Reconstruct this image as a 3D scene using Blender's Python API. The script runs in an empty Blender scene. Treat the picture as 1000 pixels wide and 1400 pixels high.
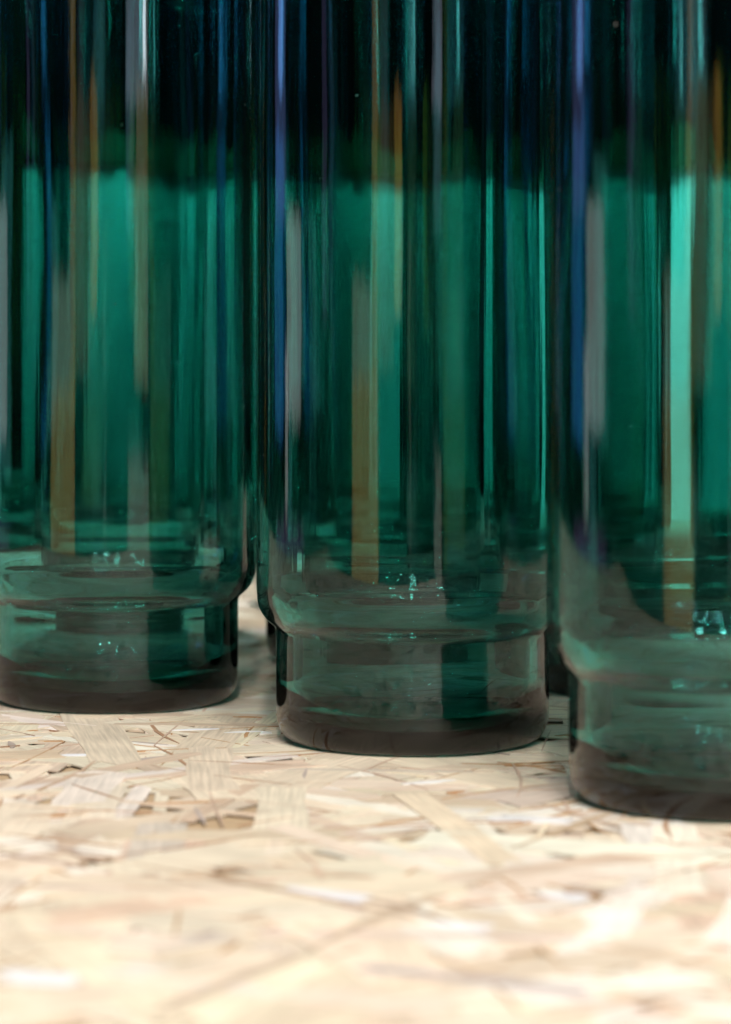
import bpy, bmesh, math, random
from mathutils import Vector, noise

S = bpy.context.scene
C = S.collection
R = math.radians
random.seed(7)

# ------------------------------------------------------------------ camera
CAM_H = 0.142
cam = bpy.data.objects.new('camera', bpy.data.cameras.new('camera'))
C.objects.link(cam)
cam.location = (0, 0, CAM_H)
cam.rotation_euler = (R(90), 0, 0)
cd = cam.data
cd.sensor_fit = 'VERTICAL'
cd.sensor_height = 36.0
cd.sensor_width = 25.7
cd.lens = 108.0
cd.shift_y = -295.0 / 1400.0
cd.clip_start = 0.01
cd.clip_end = 100
cd.dof.use_dof = True
cd.dof.focus_distance = 1.0
cd.dof.aperture_fstop = 11.0
S.camera = cam

# ------------------------------------------------------------------ world: the dim hall around the table
world = bpy.data.worlds.new('World')
S.world = world
world.use_nodes = True
nt = world.node_tree
nt.nodes.clear()
N, L = nt.nodes, nt.links


def math_node(tree, op, a, b=None, clamp=False):
    n = tree.nodes.new('ShaderNodeMath')
    n.operation = op
    n.use_clamp = clamp
    for i, v in enumerate((a, b)):
        if v is None:
            continue
        if isinstance(v, (int, float)):
            n.inputs[i].default_value = v
        else:
            tree.links.new(v, n.inputs[i])
    return n.outputs[0]


def world_setup():
    out = N.new('ShaderNodeOutputWorld')
    bg = N.new('ShaderNodeBackground')
    L.new(bg.outputs[0], out.inputs[0])
    tc = N.new('ShaderNodeTexCoord')
    sep = N.new('ShaderNodeSeparateXYZ')
    L.new(tc.outputs['Generated'], sep.inputs[0])
    x, y, z = sep.outputs
    M = lambda op, a, b=None, c=False: math_node(nt, op, a, b, c)
    az = M('MULTIPLY', M('ARCTAN2', x, M('MULTIPLY', y, -1.0)), 57.29578)   # 0 = behind the camera, - = left
    el = M('MULTIPLY', M('ARCSINE', z), 57.29578)
    # slight waviness so edges of things in the hall are not ruler straight
    nz = N.new('ShaderNodeTexNoise'); nz.inputs['Scale'].default_value = 30.0
    L.new(tc.outputs['Generated'], nz.inputs['Vector'])
    wob = M('MULTIPLY', M('SUBTRACT', nz.outputs[0], 0.5), 1.2)
    elw = M('ADD', el, wob)

    # posts and pillars are not dead straight in blown glass: azimuth wanders with height
    n3 = N.new('ShaderNodeTexNoise'); n3.inputs['Scale'].default_value = 1.0; n3.inputs['Detail'].default_value = 2
    c3 = N.new('ShaderNodeCombineXYZ')
    L.new(M('MULTIPLY', az, .02), c3.inputs[0]); L.new(M('MULTIPLY', el, .42), c3.inputs[1])
    L.new(c3.outputs[0], n3.inputs['Vector'])
    az = M('ADD', az, M('MULTIPLY', M('SUBTRACT', n3.outputs[0], .5), 5.0))

    def band(v, a, b, soft):
        up = M('DIVIDE', M('SUBTRACT', v, a - soft / 2), soft, True)
        dn = M('DIVIDE', M('SUBTRACT', b + soft / 2, v), soft, True)
        return M('MULTIPLY', up, dn)

    total = None
    # azimuth from, to, elevation from, to, colour, strength, softness az, softness el
    strips = [
        # left: timber posts and panels
        (-46, -27, -14, -1.8, (1.0, .62, .20), 1.5, .4, .5),
        (-46, -31, -1.9, .3, (.80, .80, .62), 1.25, .4, .5),
        (-31, -27, -1.9, 14, (1.0, .52, .12), 1.4, .4, .5),
        (-27, -14, -1.6, 3.8, (.8, .50, .20), .45, .4, .4),
        (-14, -9, -.5, 4.0, (1.0, .52, .10), 1.6, .3, .2),
        (-25, -19, -1.6, 8, (.5, .50, .52), .4, .3, .4),
        (-3.5, -2, -5.5, 1.5, (.75, .8, .75), .7, .3, .4),
        # right: plastered pier and window
        (15, 34.5, -14, -3.2, (.90, .78, .68), 1.2, .5, .4),
        (21, 34.5, -1.8, 2.3, (.90, .76, .46), 1.3, .3, .3),
        (23, 34.5, 2.1, 3.9, (.95, .58, .32), 1.1, .3, .15),
        (14, 34.5, 3.6, 30, (.70, .68, .88), 1.5, .3, .15),
        (15, 21, 1.2, 5.0, (.42, .66, .80), .8, .4, .6),
        (27, 30, 4.1, 14, (.80, 1.0, 1.05), 14, .4, .3),
        # far left: blue banner and grey column
        (-122, -110, -2.6, 3.0, (.05, .24, .68), 1.5, .5, .2),
        (-121, -107, 1.5, 12, (.20, .22, .55), 1.1, 1.5, .5),
        (-116, -110, 3.9, 14, (.18, .42, 1.0), 4.0, .5, .2),
        (-105, -90, -2.4, 1.6, (.62, .68, .68), 2.3, .5, .15),
        (-119, -88, -6.0, -4.2, (.26, .12, .36), 1.0, .5, .3),
        (-108, -104, -4.0, -1.0, (.75, .75, .75), 2.0, .4, .4),
        (-70, -66, -.5, 14, (.34, .30, .65), .8, .5, .5),
        (-64, -61, -1.5, 7, (.20, .42, .50), .5, .4, .5),
        (60, 63, -2, 8, (.10, .35, .40), .3, .8, .5),
    ]
    # thin breakup along azimuth
    cmb = N.new('ShaderNodeCombineXYZ')
    L.new(M('MULTIPLY', az, 1.6), cmb.inputs[0]); L.new(M('MULTIPLY', el, .06), cmb.inputs[1])
    st = N.new('ShaderNodeTexNoise'); st.inputs['Scale'].default_value = 1.0; st.inputs['Detail'].default_value = 4
    L.new(cmb.outputs[0], st.inputs['Vector'])
    brk = M('ADD', M('MULTIPLY', st.outputs[0], 1.5), .25)
    for a0, a1, e0, e1, col, s, sa, se in strips:
        m = M('MULTIPLY', band(az, a0, a1, sa), band(elw, e0, e1, se))
        vm = N.new('ShaderNodeVectorMath'); vm.operation = 'SCALE'
        vm.inputs[0].default_value = [c * s for c in col]
        L.new(m, vm.inputs['Scale'])
        if total is None:
            total = vm.outputs[0]
        else:
            ad = N.new('ShaderNodeVectorMath'); ad.operation = 'ADD'
            L.new(total, ad.inputs[0]); L.new(vm.outputs[0], ad.inputs[1])
            total = ad.outputs[0]
    sc = N.new('ShaderNodeVectorMath'); sc.operation = 'SCALE'
    L.new(total, sc.inputs[0]); L.new(brk, sc.inputs['Scale'])
    # ambient: dim hall, paler ceiling
    top = M('DIVIDE', M('SUBTRACT', el, 18.0), 30.0, True)
    amb = N.new('ShaderNodeMix'); amb.data_type = 'RGBA'
    amb.inputs['A'].default_value = (.005, .007, .008, 1)
    amb.inputs['B'].default_value = (.30, .31, .31, 1)
    L.new(top, amb.inputs['Factor'])
    fin = N.new('ShaderNodeVectorMath'); fin.operation = 'ADD'
    L.new(sc.outputs[0], fin.inputs[0]); L.new(amb.outputs['Result'], fin.inputs[1])
    L.new(fin.outputs[0], bg.inputs[0])
    bg.inputs[1].default_value = 1.0


world_setup()

# ------------------------------------------------------------------ lamps: ceiling fixtures of the hall, then added fill lamps
def lamp(x, y, z, sx, sy, power, col=(1, .97, .93), rx=0, ry=0):
    d = bpy.data.lights.new('ceiling_or_fill_lamp', 'AREA')
    d.shape = 'RECTANGLE'; d.size = sx; d.size_y = sy; d.energy = power; d.color = col
    o = bpy.data.objects.new('ceiling_or_fill_lamp', d); C.objects.link(o)
    o.location = (x, y, z); o.rotation_euler = (R(rx), R(ry), 0)
    return o


for ix, x in enumerate((-.75, -.05, .55)):
    for iy, y in enumerate((-1.5, -.6, .1)):
        lamp(x, y, 2.2, .16, .05, 3.5, rx=20)
for ix in range(3):  # added front fill lamps, below ceiling height: brighten the near board, give glints
    for iy in range(3):
        lamp(-.02 + .30 * ix, -.80 + .27 * iy, 1.15 - .12 * (2 - iy), .06, .026, 5.1, (1, .945, .89), rx=48, ry=6)
w_ = lamp(0, 1.47, .66, .6, .05, 14, (1, .98, .95), rx=60)  # added washer behind the glasses, only to brighten the pale panel
w_.data.spread = R(95)

w2 = lamp(-.12, 1.42, 1.3, .12, .06, .32, (1, .97, .93))  # added narrow fill from above, brightens the board behind the left glass
w2.data.spread = R(22)

S.render.engine = 'CYCLES'
cy = S.cycles
cy.max_bounces = 40
cy.transmission_bounces = 40
cy.glossy_bounces = 12
cy.diffuse_bounces = 3
cy.transparent_max_bounces = 16
cy.caustics_refractive = True
cy.caustics_reflective = True
cy.blur_glossy = 0.5
cy.sample_clamp_indirect = 120.0
cy.use_denoising = True
vs = S.view_settings
S.display_settings.display_device = 'sRGB'
vs.view_transform = 'Standard'
vs.look = 'None'
vs.exposure = 0.0
vs.gamma = 1.0
vs.use_curve_mapping = False


# ------------------------------------------------------------------ materials
def new_mat(name):
    m = bpy.data.materials.new(name)
    m.use_nodes = True
    m.node_tree.nodes.clear()
    return m, m.node_tree


def glass_mat():
    m, t = new_mat('teal_glass')
    n, l = t.nodes, t.links
    out = n.new('ShaderNodeOutputMaterial')
    g = n.new('ShaderNodeBsdfGlass')
    g.inputs['IOR'].default_value = 1.47
    g.inputs['Roughness'].default_value = 0.0
    g.inputs['Color'].default_value = (1, 1, 1, 1)
    tc = n.new('ShaderNodeTexCoord')
    # drawn-glass striations: fine across the circumference, long along the height
    mp = n.new('ShaderNodeMapping'); mp.inputs['Scale'].default_value = (190, 190, 1.0)
    l.new(tc.outputs['Object'], mp.inputs[0])
    n1 = n.new('ShaderNodeTexNoise'); n1.inputs['Scale'].default_value = 1.0; n1.inputs['Detail'].default_value = 3.0
    l.new(mp.outputs[0], n1.inputs['Vector'])
    b1 = n.new('ShaderNodeBump'); b1.inputs['Strength'].default_value = 1.0; b1.inputs['Distance'].default_value = 0.00005
    l.new(n1.outputs[0], b1.inputs['Height'])
    # slow waves in the blown wall
    mp2 = n.new('ShaderNodeMapping'); mp2.inputs['Scale'].default_value = (22, 22, 9)
    l.new(tc.outputs['Object'], mp2.inputs[0])
    n2 = n.new('ShaderNodeTexNoise'); n2.inputs['Scale'].default_value = 1.0; n2.inputs['Detail'].default_value = 1.0
    l.new(mp2.outputs[0], n2.inputs['Vector'])
    b2 = n.new('ShaderNodeBump'); b2.inputs['Strength'].default_value = 1.0; b2.inputs['Distance'].default_value = 0.00010
    l.new(n2.outputs[0], b2.inputs['Height']); l.new(b1.outputs[0], b2.inputs['Normal'])
    l.new(b2.outputs[0], g.inputs['Normal'])
    # sparse dust specks clinging to the outside
    vo = n.new('ShaderNodeTexVoronoi'); vo.inputs['Scale'].default_value = 190
    oi = n.new('ShaderNodeObjectInfo')
    va = n.new('ShaderNodeVectorMath'); l.new(tc.outputs['Object'], va.inputs[0])
    l.new(math_node(t, 'MULTIPLY', oi.outputs['Random'], 37.0), va.inputs[1])
    wn = n.new('ShaderNodeTexNoise'); wn.inputs['Scale'].default_value = 900
    l.new(tc.outputs['Object'], wn.inputs['Vector'])
    vb = n.new('ShaderNodeVectorMath'); vb.operation = 'SCALE'; vb.inputs['Scale'].default_value = .0012
    l.new(wn.outputs['Color'], vb.inputs[0])
    vc = n.new('ShaderNodeVectorMath'); l.new(va.outputs[0], vc.inputs[0]); l.new(vb.outputs[0], vc.inputs[1])
    l.new(vc.outputs[0], vo.inputs['Vector'])
    sx = n.new('ShaderNodeSeparateXYZ'); l.new(vo.outputs['Color'], sx.inputs[0])
    near = math_node(t, 'LESS_THAN', vo.outputs['Distance'], math_node(t, 'MULTIPLY', sx.outputs[1], .085))
    pick = math_node(t, 'GREATER_THAN', sx.outputs[0], .95)
    geo = n.new('ShaderNodeNewGeometry')
    dm = math_node(t, 'MULTIPLY', math_node(t, 'MULTIPLY', near, pick), math_node(t, 'SUBTRACT', .45, math_node(t, 'MULTIPLY', geo.outputs['Backfacing'], .45)))
    df = n.new('ShaderNodeBsdfDiffuse'); df.inputs['Color'].default_value = (.55, .53, .5, 1)
    ms = n.new('ShaderNodeMixShader')
    l.new(dm, ms.inputs[0]); l.new(g.outputs[0], ms.inputs[1]); l.new(df.outputs[0], ms.inputs[2])
    l.new(ms.outputs[0], out.inputs['Surface'])
    v = n.new('ShaderNodeVolumeAbsorption')
    # transmission of one 4 mm wall
    T = (.35, .695, .670)
    k = [-math.log(c) / .0040 for c in T]
    d = max(k)
    v.inputs['Color'].default_value = (1 - k[0] / d, 1 - k[1] / d, 1 - k[2] / d, 1)
    v.inputs['Density'].default_value = d
    l.new(v.outputs[0], out.inputs['Volume'])
    return m


def strand_mat():
    m, t = new_mat('pressed_strands')
    n, l = t.nodes, t.links
    out = n.new('ShaderNodeOutputMaterial')
    p = n.new('ShaderNodeBsdfPrincipled')
    p.inputs['Roughness'].default_value = .62
    p.inputs['Specular IOR Level'].default_value = .35
    at = n.new('ShaderNodeAttribute'); at.attribute_name = 'Col'
    uv = n.new('ShaderNodeUVMap'); uv.uv_map = 'grain'
    mp = n.new('ShaderNodeMapping'); mp.inputs['Scale'].default_value = (35, 900, 1)
    l.new(uv.outputs[0], mp.inputs[0])
    g = n.new('ShaderNodeTexNoise'); g.inputs['Scale'].default_value = 1; g.inputs['Detail'].default_value = 4
    l.new(mp.outputs[0], g.inputs['Vector'])
    r = n.new('ShaderNodeMapRange'); r.inputs['From Min'].default_value = .3; r.inputs['From Max'].default_value = .7
    r.inputs['To Min'].default_value = .78; r.inputs['To Max'].default_value = 1.12
    l.new(g.outputs[0], r.inputs[0])
    tc = n.new('ShaderNodeTexCoord')
    g2 = n.new('ShaderNodeTexNoise'); g2.inputs['Scale'].default_value = 45; g2.inputs['Detail'].default_value = 5
    l.new(tc.outputs['Object'], g2.inputs['Vector'])
    r2 = n.new('ShaderNodeMapRange'); r2.inputs['From Min'].default_value = .3; r2.inputs['From Max'].default_value = .7
    r2.inputs['To Min'].default_value = .86; r2.inputs['To Max'].default_value = 1.1
    l.new(g2.outputs[0], r2.inputs[0])
    mu = math_node(t, 'MULTIPLY', r.outputs[0], r2.outputs[0])
    sc = n.new('ShaderNodeVectorMath'); sc.operation = 'SCALE'
    l.new(at.outputs['Color'], sc.inputs[0]); l.new(mu, sc.inputs['Scale'])
    l.new(sc.outputs[0], p.inputs['Base Color'])
    b = n.new('ShaderNodeBump'); b.inputs['Strength'].default_value = .5; b.inputs['Distance'].default_value = .0003
    l.new(g.outputs[0], b.inputs['Height']); l.new(b.outputs[0], p.inputs['Normal'])
    l.new(p.outputs[0], out.inputs[0])
    return m


def paint_mat(name, col, rough=.5, var=.12, scale=9.0):
    m, t = new_mat(name)
    n, l = t.nodes, t.links
    out = n.new('ShaderNodeOutputMaterial')
    p = n.new('ShaderNodeBsdfPrincipled'); p.inputs['Roughness'].default_value = rough
    tc = n.new('ShaderNodeTexCoord')
    g = n.new('ShaderNodeTexNoise'); g.inputs['Scale'].default_value = scale; g.inputs['Detail'].default_value = 6
    l.new(tc.outputs['Object'], g.inputs['Vector'])
    mx = n.new('ShaderNodeMix'); mx.data_type = 'RGBA'
    mx.inputs['A'].default_value = [c * (1 - var) for c in col] + [1]
    mx.inputs['B'].default_value = [min(1, c * (1 + var)) for c in col] + [1]
    l.new(g.outputs[0], mx.inputs['Factor'])
    l.new(mx.outputs['Result'], p.inputs['Base Color'])
    b = n.new('ShaderNodeBump'); b.inputs['Strength'].default_value = .2; b.inputs['Distance'].default_value = .001
    l.new(g.outputs[0], b.inputs['Height']); l.new(b.outputs[0], p.inputs['Normal'])
    l.new(p.outputs[0], out.inputs[0])
    return m


# ------------------------------------------------------------------ the strand board
def ragged_strand(cx, cy, ang, ln, wd, z, tilt_l, tilt_w, col, V, F, cols, uvs, ragged=.18):
    """one pressed strand: a thin ragged-ended chip; returns its top polygon and rim"""
    ca, sa = math.cos(ang), math.sin(ang)
    pts = []
    nl = 4
    thin = ragged > .5
    bow = random.uniform(-.05, .05) * ln if thin else random.uniform(-.12, .12) * wd
    tp = (lambda t: .25 + .75 * math.sin(math.pi * min(1, max(0, t))) ** .7) if thin else (lambda t: 1.0)
    for i in range(nl + 1):
        t = i / nl
        u = -ln / 2 + ln * t
        pts.append((u, -wd / 2 * tp(t) + random.uniform(-.07, .07) * wd + bow * math.sin(t * math.pi)))
    k = random.randint(2, 4)
    for i in range(1, 1 if thin else k):
        t = i / k
        pts.append((ln / 2 + random.uniform(-1, 1) * ragged * wd * 1.6, -wd / 2 + wd * t))
    for i in range(nl + 1):
        t = 1 - i / nl
        u = -ln / 2 + ln * t
        pts.append((u, wd / 2 * tp(t) + random.uniform(-.07, .07) * wd + bow * math.sin(t * math.pi)))
    for i in range(1, 1 if thin else k):
        t = 1 - i / k
        pts.append((-ln / 2 + random.uniform(-1, 1) * ragged * wd * 1.6, -wd / 2 + wd * t))
    b = len(V)
    th = .00045
    n = len(pts)
    for (u, v) in pts:
        zz = min(z + u * tilt_l + v * tilt_w, 0.0)
        V.append((cx + u * ca - v * sa, cy + u * sa + v * ca, zz))
    for (u, v) in pts:
        zz = min(z + u * tilt_l + v * tilt_w, 0.0) - th
        V.append((cx + u * ca - v * sa, cy + u * sa + v * ca, zz))
    off = (random.random() * 50, random.random() * 50)
    F.append(tuple(range(b, b + n)))
    cols.append(col); uvs.append([(p[0] + off[0], p[1] + off[1]) for p in pts])
    rim = tuple(c * .75 for c in col)
    for i in range(n):
        j = (i + 1) % n
        F.append((b + j, b + i, b + n + i, b + n + j))
        cols.append(rim)
        q = pts[i]; w = pts[j]
        uvs.append([(w[0] + off[0], w[1] + off[1]), (q[0] + off[0], q[1] + off[1])] * 2)


EDGE = [(-.75, .62), (.75, .28), (.75, 1.95), (-.75, 1.95)]     # board outline (front edge runs slightly askew)


def front_y(x):
    return .62 + (x + .75) / 1.5 * (.28 - .62)


# the strands one notices on top of the board: x, y, angle, length, width, colour
STRANDS = [
    (-0.0243, 0.7368, -0.7610, 0.0949, 0.0022, (0.5, 0.36, 0.25)),
    (0.0099, 0.7103, -0.9657, 0.0350, 0.0020, (0.42, 0.3, 0.22)),
    (-0.0270, 0.6375, 1.1112, 0.0645, 0.0030, (0.56, 0.45, 0.34)),
    (0.0107, 0.7107, 1.0843, 0.1002, 0.0024, (0.56, 0.44, 0.32)),
    (0.0220, 0.6388, -0.4718, 0.0512, 0.0040, (0.48, 0.42, 0.4)),
    (-0.0911, 0.9049, 1.3310, 0.0706, 0.0018, (0.56, 0.4, 0.28)),
    (-0.0699, 0.9310, 0.9525, 0.0570, 0.0075, (0.62, 0.48, 0.36)),
    (-0.0813, 0.7747, -0.6928, 0.0315, 0.0016, (0.45, 0.32, 0.25)),
    (0.0629, 0.6629, -0.6435, 0.0368, 0.0024, (0.62, 0.46, 0.32)),
    (0.0237, 0.8233, -1.3664, 0.1098, 0.0100, (0.74, 0.62, 0.46)),
    (-0.0595, 0.7684, -0.9211, 0.0807, 0.0012, (0.5, 0.37, 0.28)),
    (0.0543, 0.8210, 1.0773, 0.0705, 0.0018, (0.58, 0.44, 0.3)),
    (-0.0872, 0.9984, -1.3964, 0.1352, 0.0170, (0.66, 0.56, 0.43)),
    (-0.0456, 0.9251, -1.5057, 0.0832, 0.0130, (0.68, 0.57, 0.44)),
    (-0.0670, 0.9430, 0.8865, 0.0173, 0.0030, (0.4, 0.33, 0.3)),
    (-0.0618, 0.9620, 0.2527, 0.0372, 0.0010, (0.44, 0.25, 0.12)),
    (-0.0101, 0.7305, -0.5233, 0.0233, 0.0095, (0.86, 0.86, 0.88)),
    (0.0231, 0.6927, -0.3176, 0.0103, 0.0080, (0.86, 0.86, 0.88)),
    (0.0476, 0.7273, -0.5696, 0.0099, 0.0080, (0.86, 0.86, 0.88)),
    (-0.0679, 0.6406, -0.3345, 0.0168, 0.0130, (0.86, 0.86, 0.88)),
    (0.0467, 0.8347, -0.2649, 0.0223, 0.0110, (0.84, 0.83, 0.82)),
    (-0.0898, 0.9520, 0.1534, 0.0099, 0.0060, (0.88, 0.88, 0.9)),
    (-0.0558, 1.0074, 0.2175, 0.0158, 0.0045, (0.88, 0.88, 0.9)),
]


def make_board():
    V, F, cols, uvs = [], [], [], []
    rnd = random.Random(21)

    def colour():
        q = rnd.random()
        if q < .50:
            c = (.74, .635, .495)
        elif q < .72:
            c = (.68, .56, .425)
        elif q < .86:
            c = (.79, .73, .63)
        elif q < .95:
            c = (.63, .50, .37)
        else:
            c = (.62, .53, .44)
        k = rnd.uniform(.90, 1.07)
        return tuple(min(.9, x * k * rnd.uniform(.97, 1.03)) for x in c)

    # main strands
    for i in range(8600):
        x = rnd.uniform(-.72, .72); y = rnd.uniform(.34, 1.92)
        if abs(x) > .12 + .2 * y and rnd.random() < .45:
            continue
        if y < front_y(x) + .05:
            continue
        a = rnd.uniform(0, 3.1416)
        ln = rnd.uniform(.045, .12); wd = rnd.choice((.005, .008, .012, .016, .022)) * rnd.uniform(.8, 1.2)
        random.seed(i)
        ragged_strand(x, y, a, ln, wd, rnd.uniform(-.0007, -.00008), rnd.gauss(0, .0025), rnd.gauss(0, .0065),
                      colour(), V, F, cols, uvs)
    # slivers, bark and resin-dark bits, white flecks
    for i in range(1150):
        x = rnd.uniform(-.45, .45); y = rnd.uniform(.40, 1.6)
        if y < front_y(x) + .03:
            continue
        a = rnd.uniform(0, 3.1416)
        q = rnd.random()
        if q < .42:
            col = (.46, .27, .13); ln = rnd.uniform(.010, .050); wd = rnd.uniform(.0005, .0013)
        elif q < .60:
            col = (.33, .19, .11); ln = rnd.uniform(.004, .022); wd = rnd.uniform(.0004, .0014)
        elif q < .74:
            col = (.46, .38, .33); ln = rnd.uniform(.008, .035); wd = rnd.uniform(.0008, .0028)
        elif q < .80:
            col = (.52, .27, .11); ln = rnd.uniform(.003, .010); wd = rnd.uniform(.0015, .0035)
        elif q < .83:
            col = (.82, .80, .77); ln = rnd.uniform(.008, .022); wd = rnd.uniform(.003, .009)
        else:
            col = (.80, .68, .50); ln = rnd.uniform(.01, .05); wd = rnd.uniform(.0015, .005)
        random.seed(90000 + i)
        ragged_strand(x, y, a, ln, wd, rnd.uniform(-.00022, -.00001), rnd.gauss(0, .003), rnd.gauss(0, .01),
                      col, V, F, cols, uvs, ragged=.9)
    # thin resin-brown seams where strands lap
    for i in range(1000):
        x = rnd.uniform(-.40, .40); y = rnd.uniform(.42, 1.5)
        if y < front_y(x) + .03:
            continue
        random.seed(170000 + i)
        col = rnd.choice(((.50, .30, .16), (.42, .25, .15), (.55, .40, .30)))
        ragged_strand(x, y, rnd.uniform(0, 3.1416), rnd.uniform(.018, .065), rnd.uniform(.0005, .0014), rnd.uniform(-.0001, -.00001),
                      rnd.gauss(0, .002), 0, col, V, F, cols, uvs, ragged=1.5)
    for k, (x, y, a, ln, wd, col) in enumerate(STRANDS):
        random.seed(300000 + k)
        if wd < .0045 and y < .85:
            wd *= 1.6; col = tuple(c * .92 for c in col)
        elif col[2] > .8:
            col = tuple(c * .9 for c in col); wd *= .8
        ragged_strand(x, y, a, ln, wd, -.000004 - .000001 * k, 0, 0, col, V, F, cols, uvs, ragged=.9 if wd < .0045 or col[2] > .8 else .3)
    # pressed core under the strands
    b = len(V)
    for zz in (-.0014, -.018):
        for (x, y) in EDGE:
            V.append((x, y, zz))
    core = [(b, b + 1, b + 2, b + 3), (b + 7, b + 6, b + 5, b + 4)] + \
           [(b + i, b + 4 + i, b + 4 + (i + 1) % 4, b + (i + 1) % 4) for i in range(4)]
    for f in core:
        F.append(f); cols.append((.50, .36, .22)); uvs.append([(V[k][0], V[k][1]) for k in f])
    me = bpy.data.meshes.new('strand_board')
    me.from_pydata(V, [], F)
    ca = me.color_attributes.new('Col', 'FLOAT_COLOR', 'CORNER')
    ul = me.uv_layers.new(name='grain')
    cb = []; ub = []
    for f, c, u in zip(F, cols, uvs):
        for k in range(len(f)):
            cb.extend((c[0], c[1], c[2], 1.0)); ub.extend(u[k])
    ca.data.foreach_set('color', cb)
    ul.data.foreach_set('uv', ub)
    me.materials.append(strand_mat())
    o = bpy.data.objects.new('strand_board', me)
    C.objects.link(o)
    o['label'] = 'pale oriented strand board tabletop that all the green glasses stand on'
    o['category'] = 'tabletop'
    return o


make_board()


# ------------------------------------------------------------------ backdrop panel behind the vases
def box_mesh(name, x0, x1, y0, y1, z0, z1, mat, parent=None, bev=.002):
    bm = bmesh.new()
    bmesh.ops.create_cube(bm, size=1)
    for v in bm.verts:
        v.co = Vector(((x0 + x1) / 2 + v.co.x * (x1 - x0), (y0 + y1) / 2 + v.co.y * (y1 - y0), (z0 + z1) / 2 + v.co.z * (z1 - z0)))
    bmesh.ops.bevel(bm, geom=list(bm.edges), offset=bev, segments=2, affect='EDGES')
    me = bpy.data.meshes.new(name); bm.to_mesh(me); bm.free()
    me.materials.append(mat)
    o = bpy.data.objects.new(name, me); C.objects.link(o)
    if parent:
        o.parent = parent
    return o


bp = bpy.data.objects.new('display_panel', None)
C.objects.link(bp)
bp.location = (0, 1.78, 0)
bp['label'] = 'low pale panel with green cloth along its top, standing behind the glasses'
bp['category'] = 'panel'
box_mesh('panel_board', -.245, .245, 0, .012, .0005, .214, paint_mat('pale_board', (.80, .79, .74)), bp)
bm = bmesh.new()
prev = None
for i in range(161):
    x = -.245 + .49 * i / 160
    lo = .2145 + .010 * (noise.noise(Vector((x * 5.5, 3.3, 0))) - .2) - .012 * x
    hi = lo + .0185 + .022 * noise.noise(Vector((x * 17, 8.1, 0)))
    fo = .0025 * math.sin(x * 160 + 3 * noise.noise(Vector((x * 20, 0, 0))))
    ring = [bm.verts.new(c) for c in ((x, -.0055 + fo, lo), (x, -.0035 + fo, hi), (x, .0165 + fo, hi - .001), (x, .0185 + fo, lo))]
    if prev:
        for k in range(4):
            bm.faces.new((prev[k], ring[k], ring[(k + 1) % 4], prev[(k + 1) % 4]))
    else:
        bm.faces.new(ring[::-1])
    prev = ring
bm.faces.new(prev)
me = bpy.data.meshes.new('green_cloth_strip'); bm.to_mesh(me); bm.free()
me.materials.append(paint_mat('green_cloth', (.018, .060, .022), .8, .8, 14))
cl = bpy.data.objects.new('green_cloth_strip', me); C.objects.link(cl); cl.parent = bp

# ------------------------------------------------------------------ the glasses
RB = .050        # body radius
RF = .0438       # foot radius
ZL = .0365       # height of the step
H = .300


def arc(cx, cz, r, a0, a1, n):
    return [(cx + r * math.cos(R(a0 + (a1 - a0) * i / n)), cz + r * math.sin(R(a0 + (a1 - a0) * i / n))) for i in range(n + 1)]


def profile():
    p = []
    # underside with a slight kick-up, rounded heel
    p += [(0, .0022), (.012, .0020), (.024, .0013), (.032, .0005), (.0375, .0000)]
    hr, hz = .0058, .0092
    p += [(RF - hr + hr * math.sin(R(a)), hz - hz * math.cos(R(a))) for a in range(8, 91, 7)]
    p += [(RF, .013), (RF, .020), (RF, .028), (RF, ZL - .0018)]
    # crease, then the rounded shoulder out to the body
    p += [(RF + .0002, ZL - .0007), (RF + .0007, ZL + .0002)]
    p += [(RF + .0022, ZL + .0014), (RF + .0036, ZL + .0028), (RF + .0047, ZL + .0044),
          (RF + .0055, ZL + .0062), (RF + .0060, ZL + .0082), (RB - .0001, ZL + .0105), (RB, ZL + .013)]
    z = ZL + .022
    while z < H - .004:
        p.append((RB, z)); z += .012
    w = .0040
    p += [(RB, H - .0013)]
    p += arc(RB - w / 2, H - .0013, w / 2, 15, 165, 6)
    z = H - .006
    while z > ZL + .024:
        p.append((RB - w, z)); z -= .012
    RI = RB - w
    p += [(RI, ZL + .0145), (RI - .0004, ZL + .0115), (RI - .0012, ZL + .0088), (RI - .0024, ZL + .0066),
          (RI - .0040, ZL + .0046), (RI - .0053, ZL + .0030), (RI - .0066, ZL + .0012), (RI - .0074, ZL - .0015)]
    fi = RF - .0054
    p += [(fi, ZL - .005), (fi, .027), (fi, .0215)]
    ir = .0135
    zb = .0060
    p += [(fi - ir + ir * math.cos(R(a)), zb + ir - ir * math.sin(R(a))) for a in range(4, 91, 9)]
    p += [(.022, zb + .0004), (.012, zb + .0009), (0, zb + .0012)]
    return p


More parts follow.
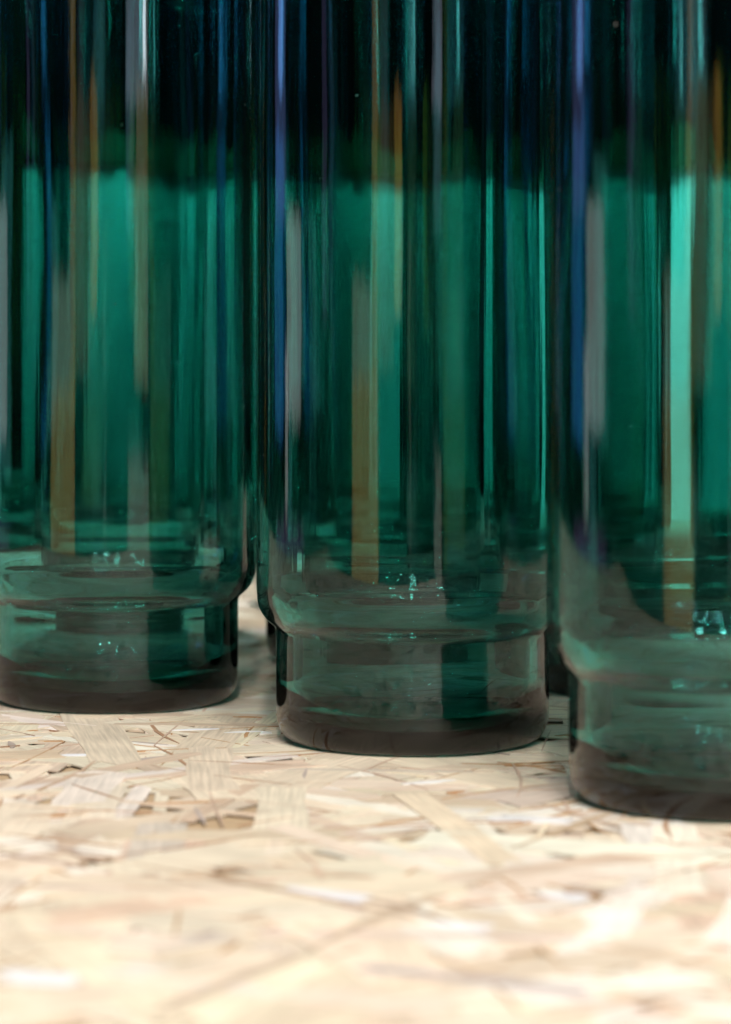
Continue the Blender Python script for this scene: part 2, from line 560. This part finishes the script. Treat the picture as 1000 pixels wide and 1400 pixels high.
def glass_mesh(name, seed):
    prof = profile()
    seg = 224
    V, F = [], []
    rings = []
    for k, (r, z) in enumerate(prof):
        if r == 0:
            rings.append([len(V)]); V.append((0, 0, z)); continue
        ring = []
        for i in range(seg):
            a = 2 * math.pi * i / seg
            # blown wall: a few hundredths of a millimetre of unevenness
            q = noise.noise(Vector((math.cos(a) * 1.6 + seed * 9.1, math.sin(a) * 1.6, z * 9)))
            inner = k > len(prof) * .55
            dr = q * (.00060 if inner else .00015) * min(1, r / RF)
            ring.append(len(V))
            V.append(((r + dr) * math.cos(a), (r + dr) * math.sin(a), z))
        rings.append(ring)
    for A, B in zip(rings, rings[1:]):
        if len(A) == 1:
            for i in range(seg):
                F.append((A[0], B[(i + 1) % seg], B[i]))
        elif len(B) == 1:
            for i in range(seg):
                F.append((A[i], A[(i + 1) % seg], B[0]))
        else:
            for i in range(seg):
                j = (i + 1) % seg
                F.append((A[i], A[j], B[j], B[i]))
    me = bpy.data.meshes.new(name)
    me.from_pydata(V, [], F)
    me.polygons.foreach_set('use_smooth', [True] * len(F))
    me.update()
    return me


GLASS = glass_mat()
meshes = []
for s in range(3):
    m_ = glass_mesh('glass_vase', s)
    m_.materials.append(GLASS)
    meshes.append(m_)

spots = [
    (-.0886, 1.082, 'tall green glass with a stepped foot, left of the three in front'),
    (.0151, .986, 'tall green glass with a stepped foot, middle of the three in front'),
    (.1013, .868, 'tall green glass nearest the camera, cut off by the right edge'),
    (.005, 1.200, 'green glass behind the gap between the left and middle front glasses'),
    (.1020, 1.117, 'green glass behind the gap between the middle and right front glasses'),
    (-.0985, 1.290, 'green glass standing directly behind the left front glass'),
    (-.192, 1.380, 'green glass at the left picture edge, second row back'),
    (.0658, 1.310, 'third-row green glass seen through the middle and right front glasses'),
    (.1700, 1.200, 'green glass at the right picture edge behind the nearest glass'),
    (-.0060, 1.420, 'third-row green glass seen between the left and middle front glasses'),
    (-.118, 1.530, 'third-row green glass seen through the left front glass'),
    (.0796, 1.500, 'fourth-row green glass seen through the middle and right front glasses'),
    (-.0600, 1.650, 'rearmost green glass, close in front of the pale panel'),
    (-.212, 1.610, 'third-row green glass at the left picture edge'),
]
proto = None
for i, (x, y, lab) in enumerate(spots):
    if proto is None:
        o = proto = bpy.data.objects.new('glass_vase', meshes[0])
    else:
        o = proto.copy()
        o.data = meshes[i % 3]
    C.objects.link(o)
    o.location = (x, y, 0.00005)
    o.rotation_euler = (0, 0, i * 1.37)
    o['label'] = lab
    o['category'] = 'glass vase'
    o['group'] = 'tall green glasses standing in rows on the strand board'
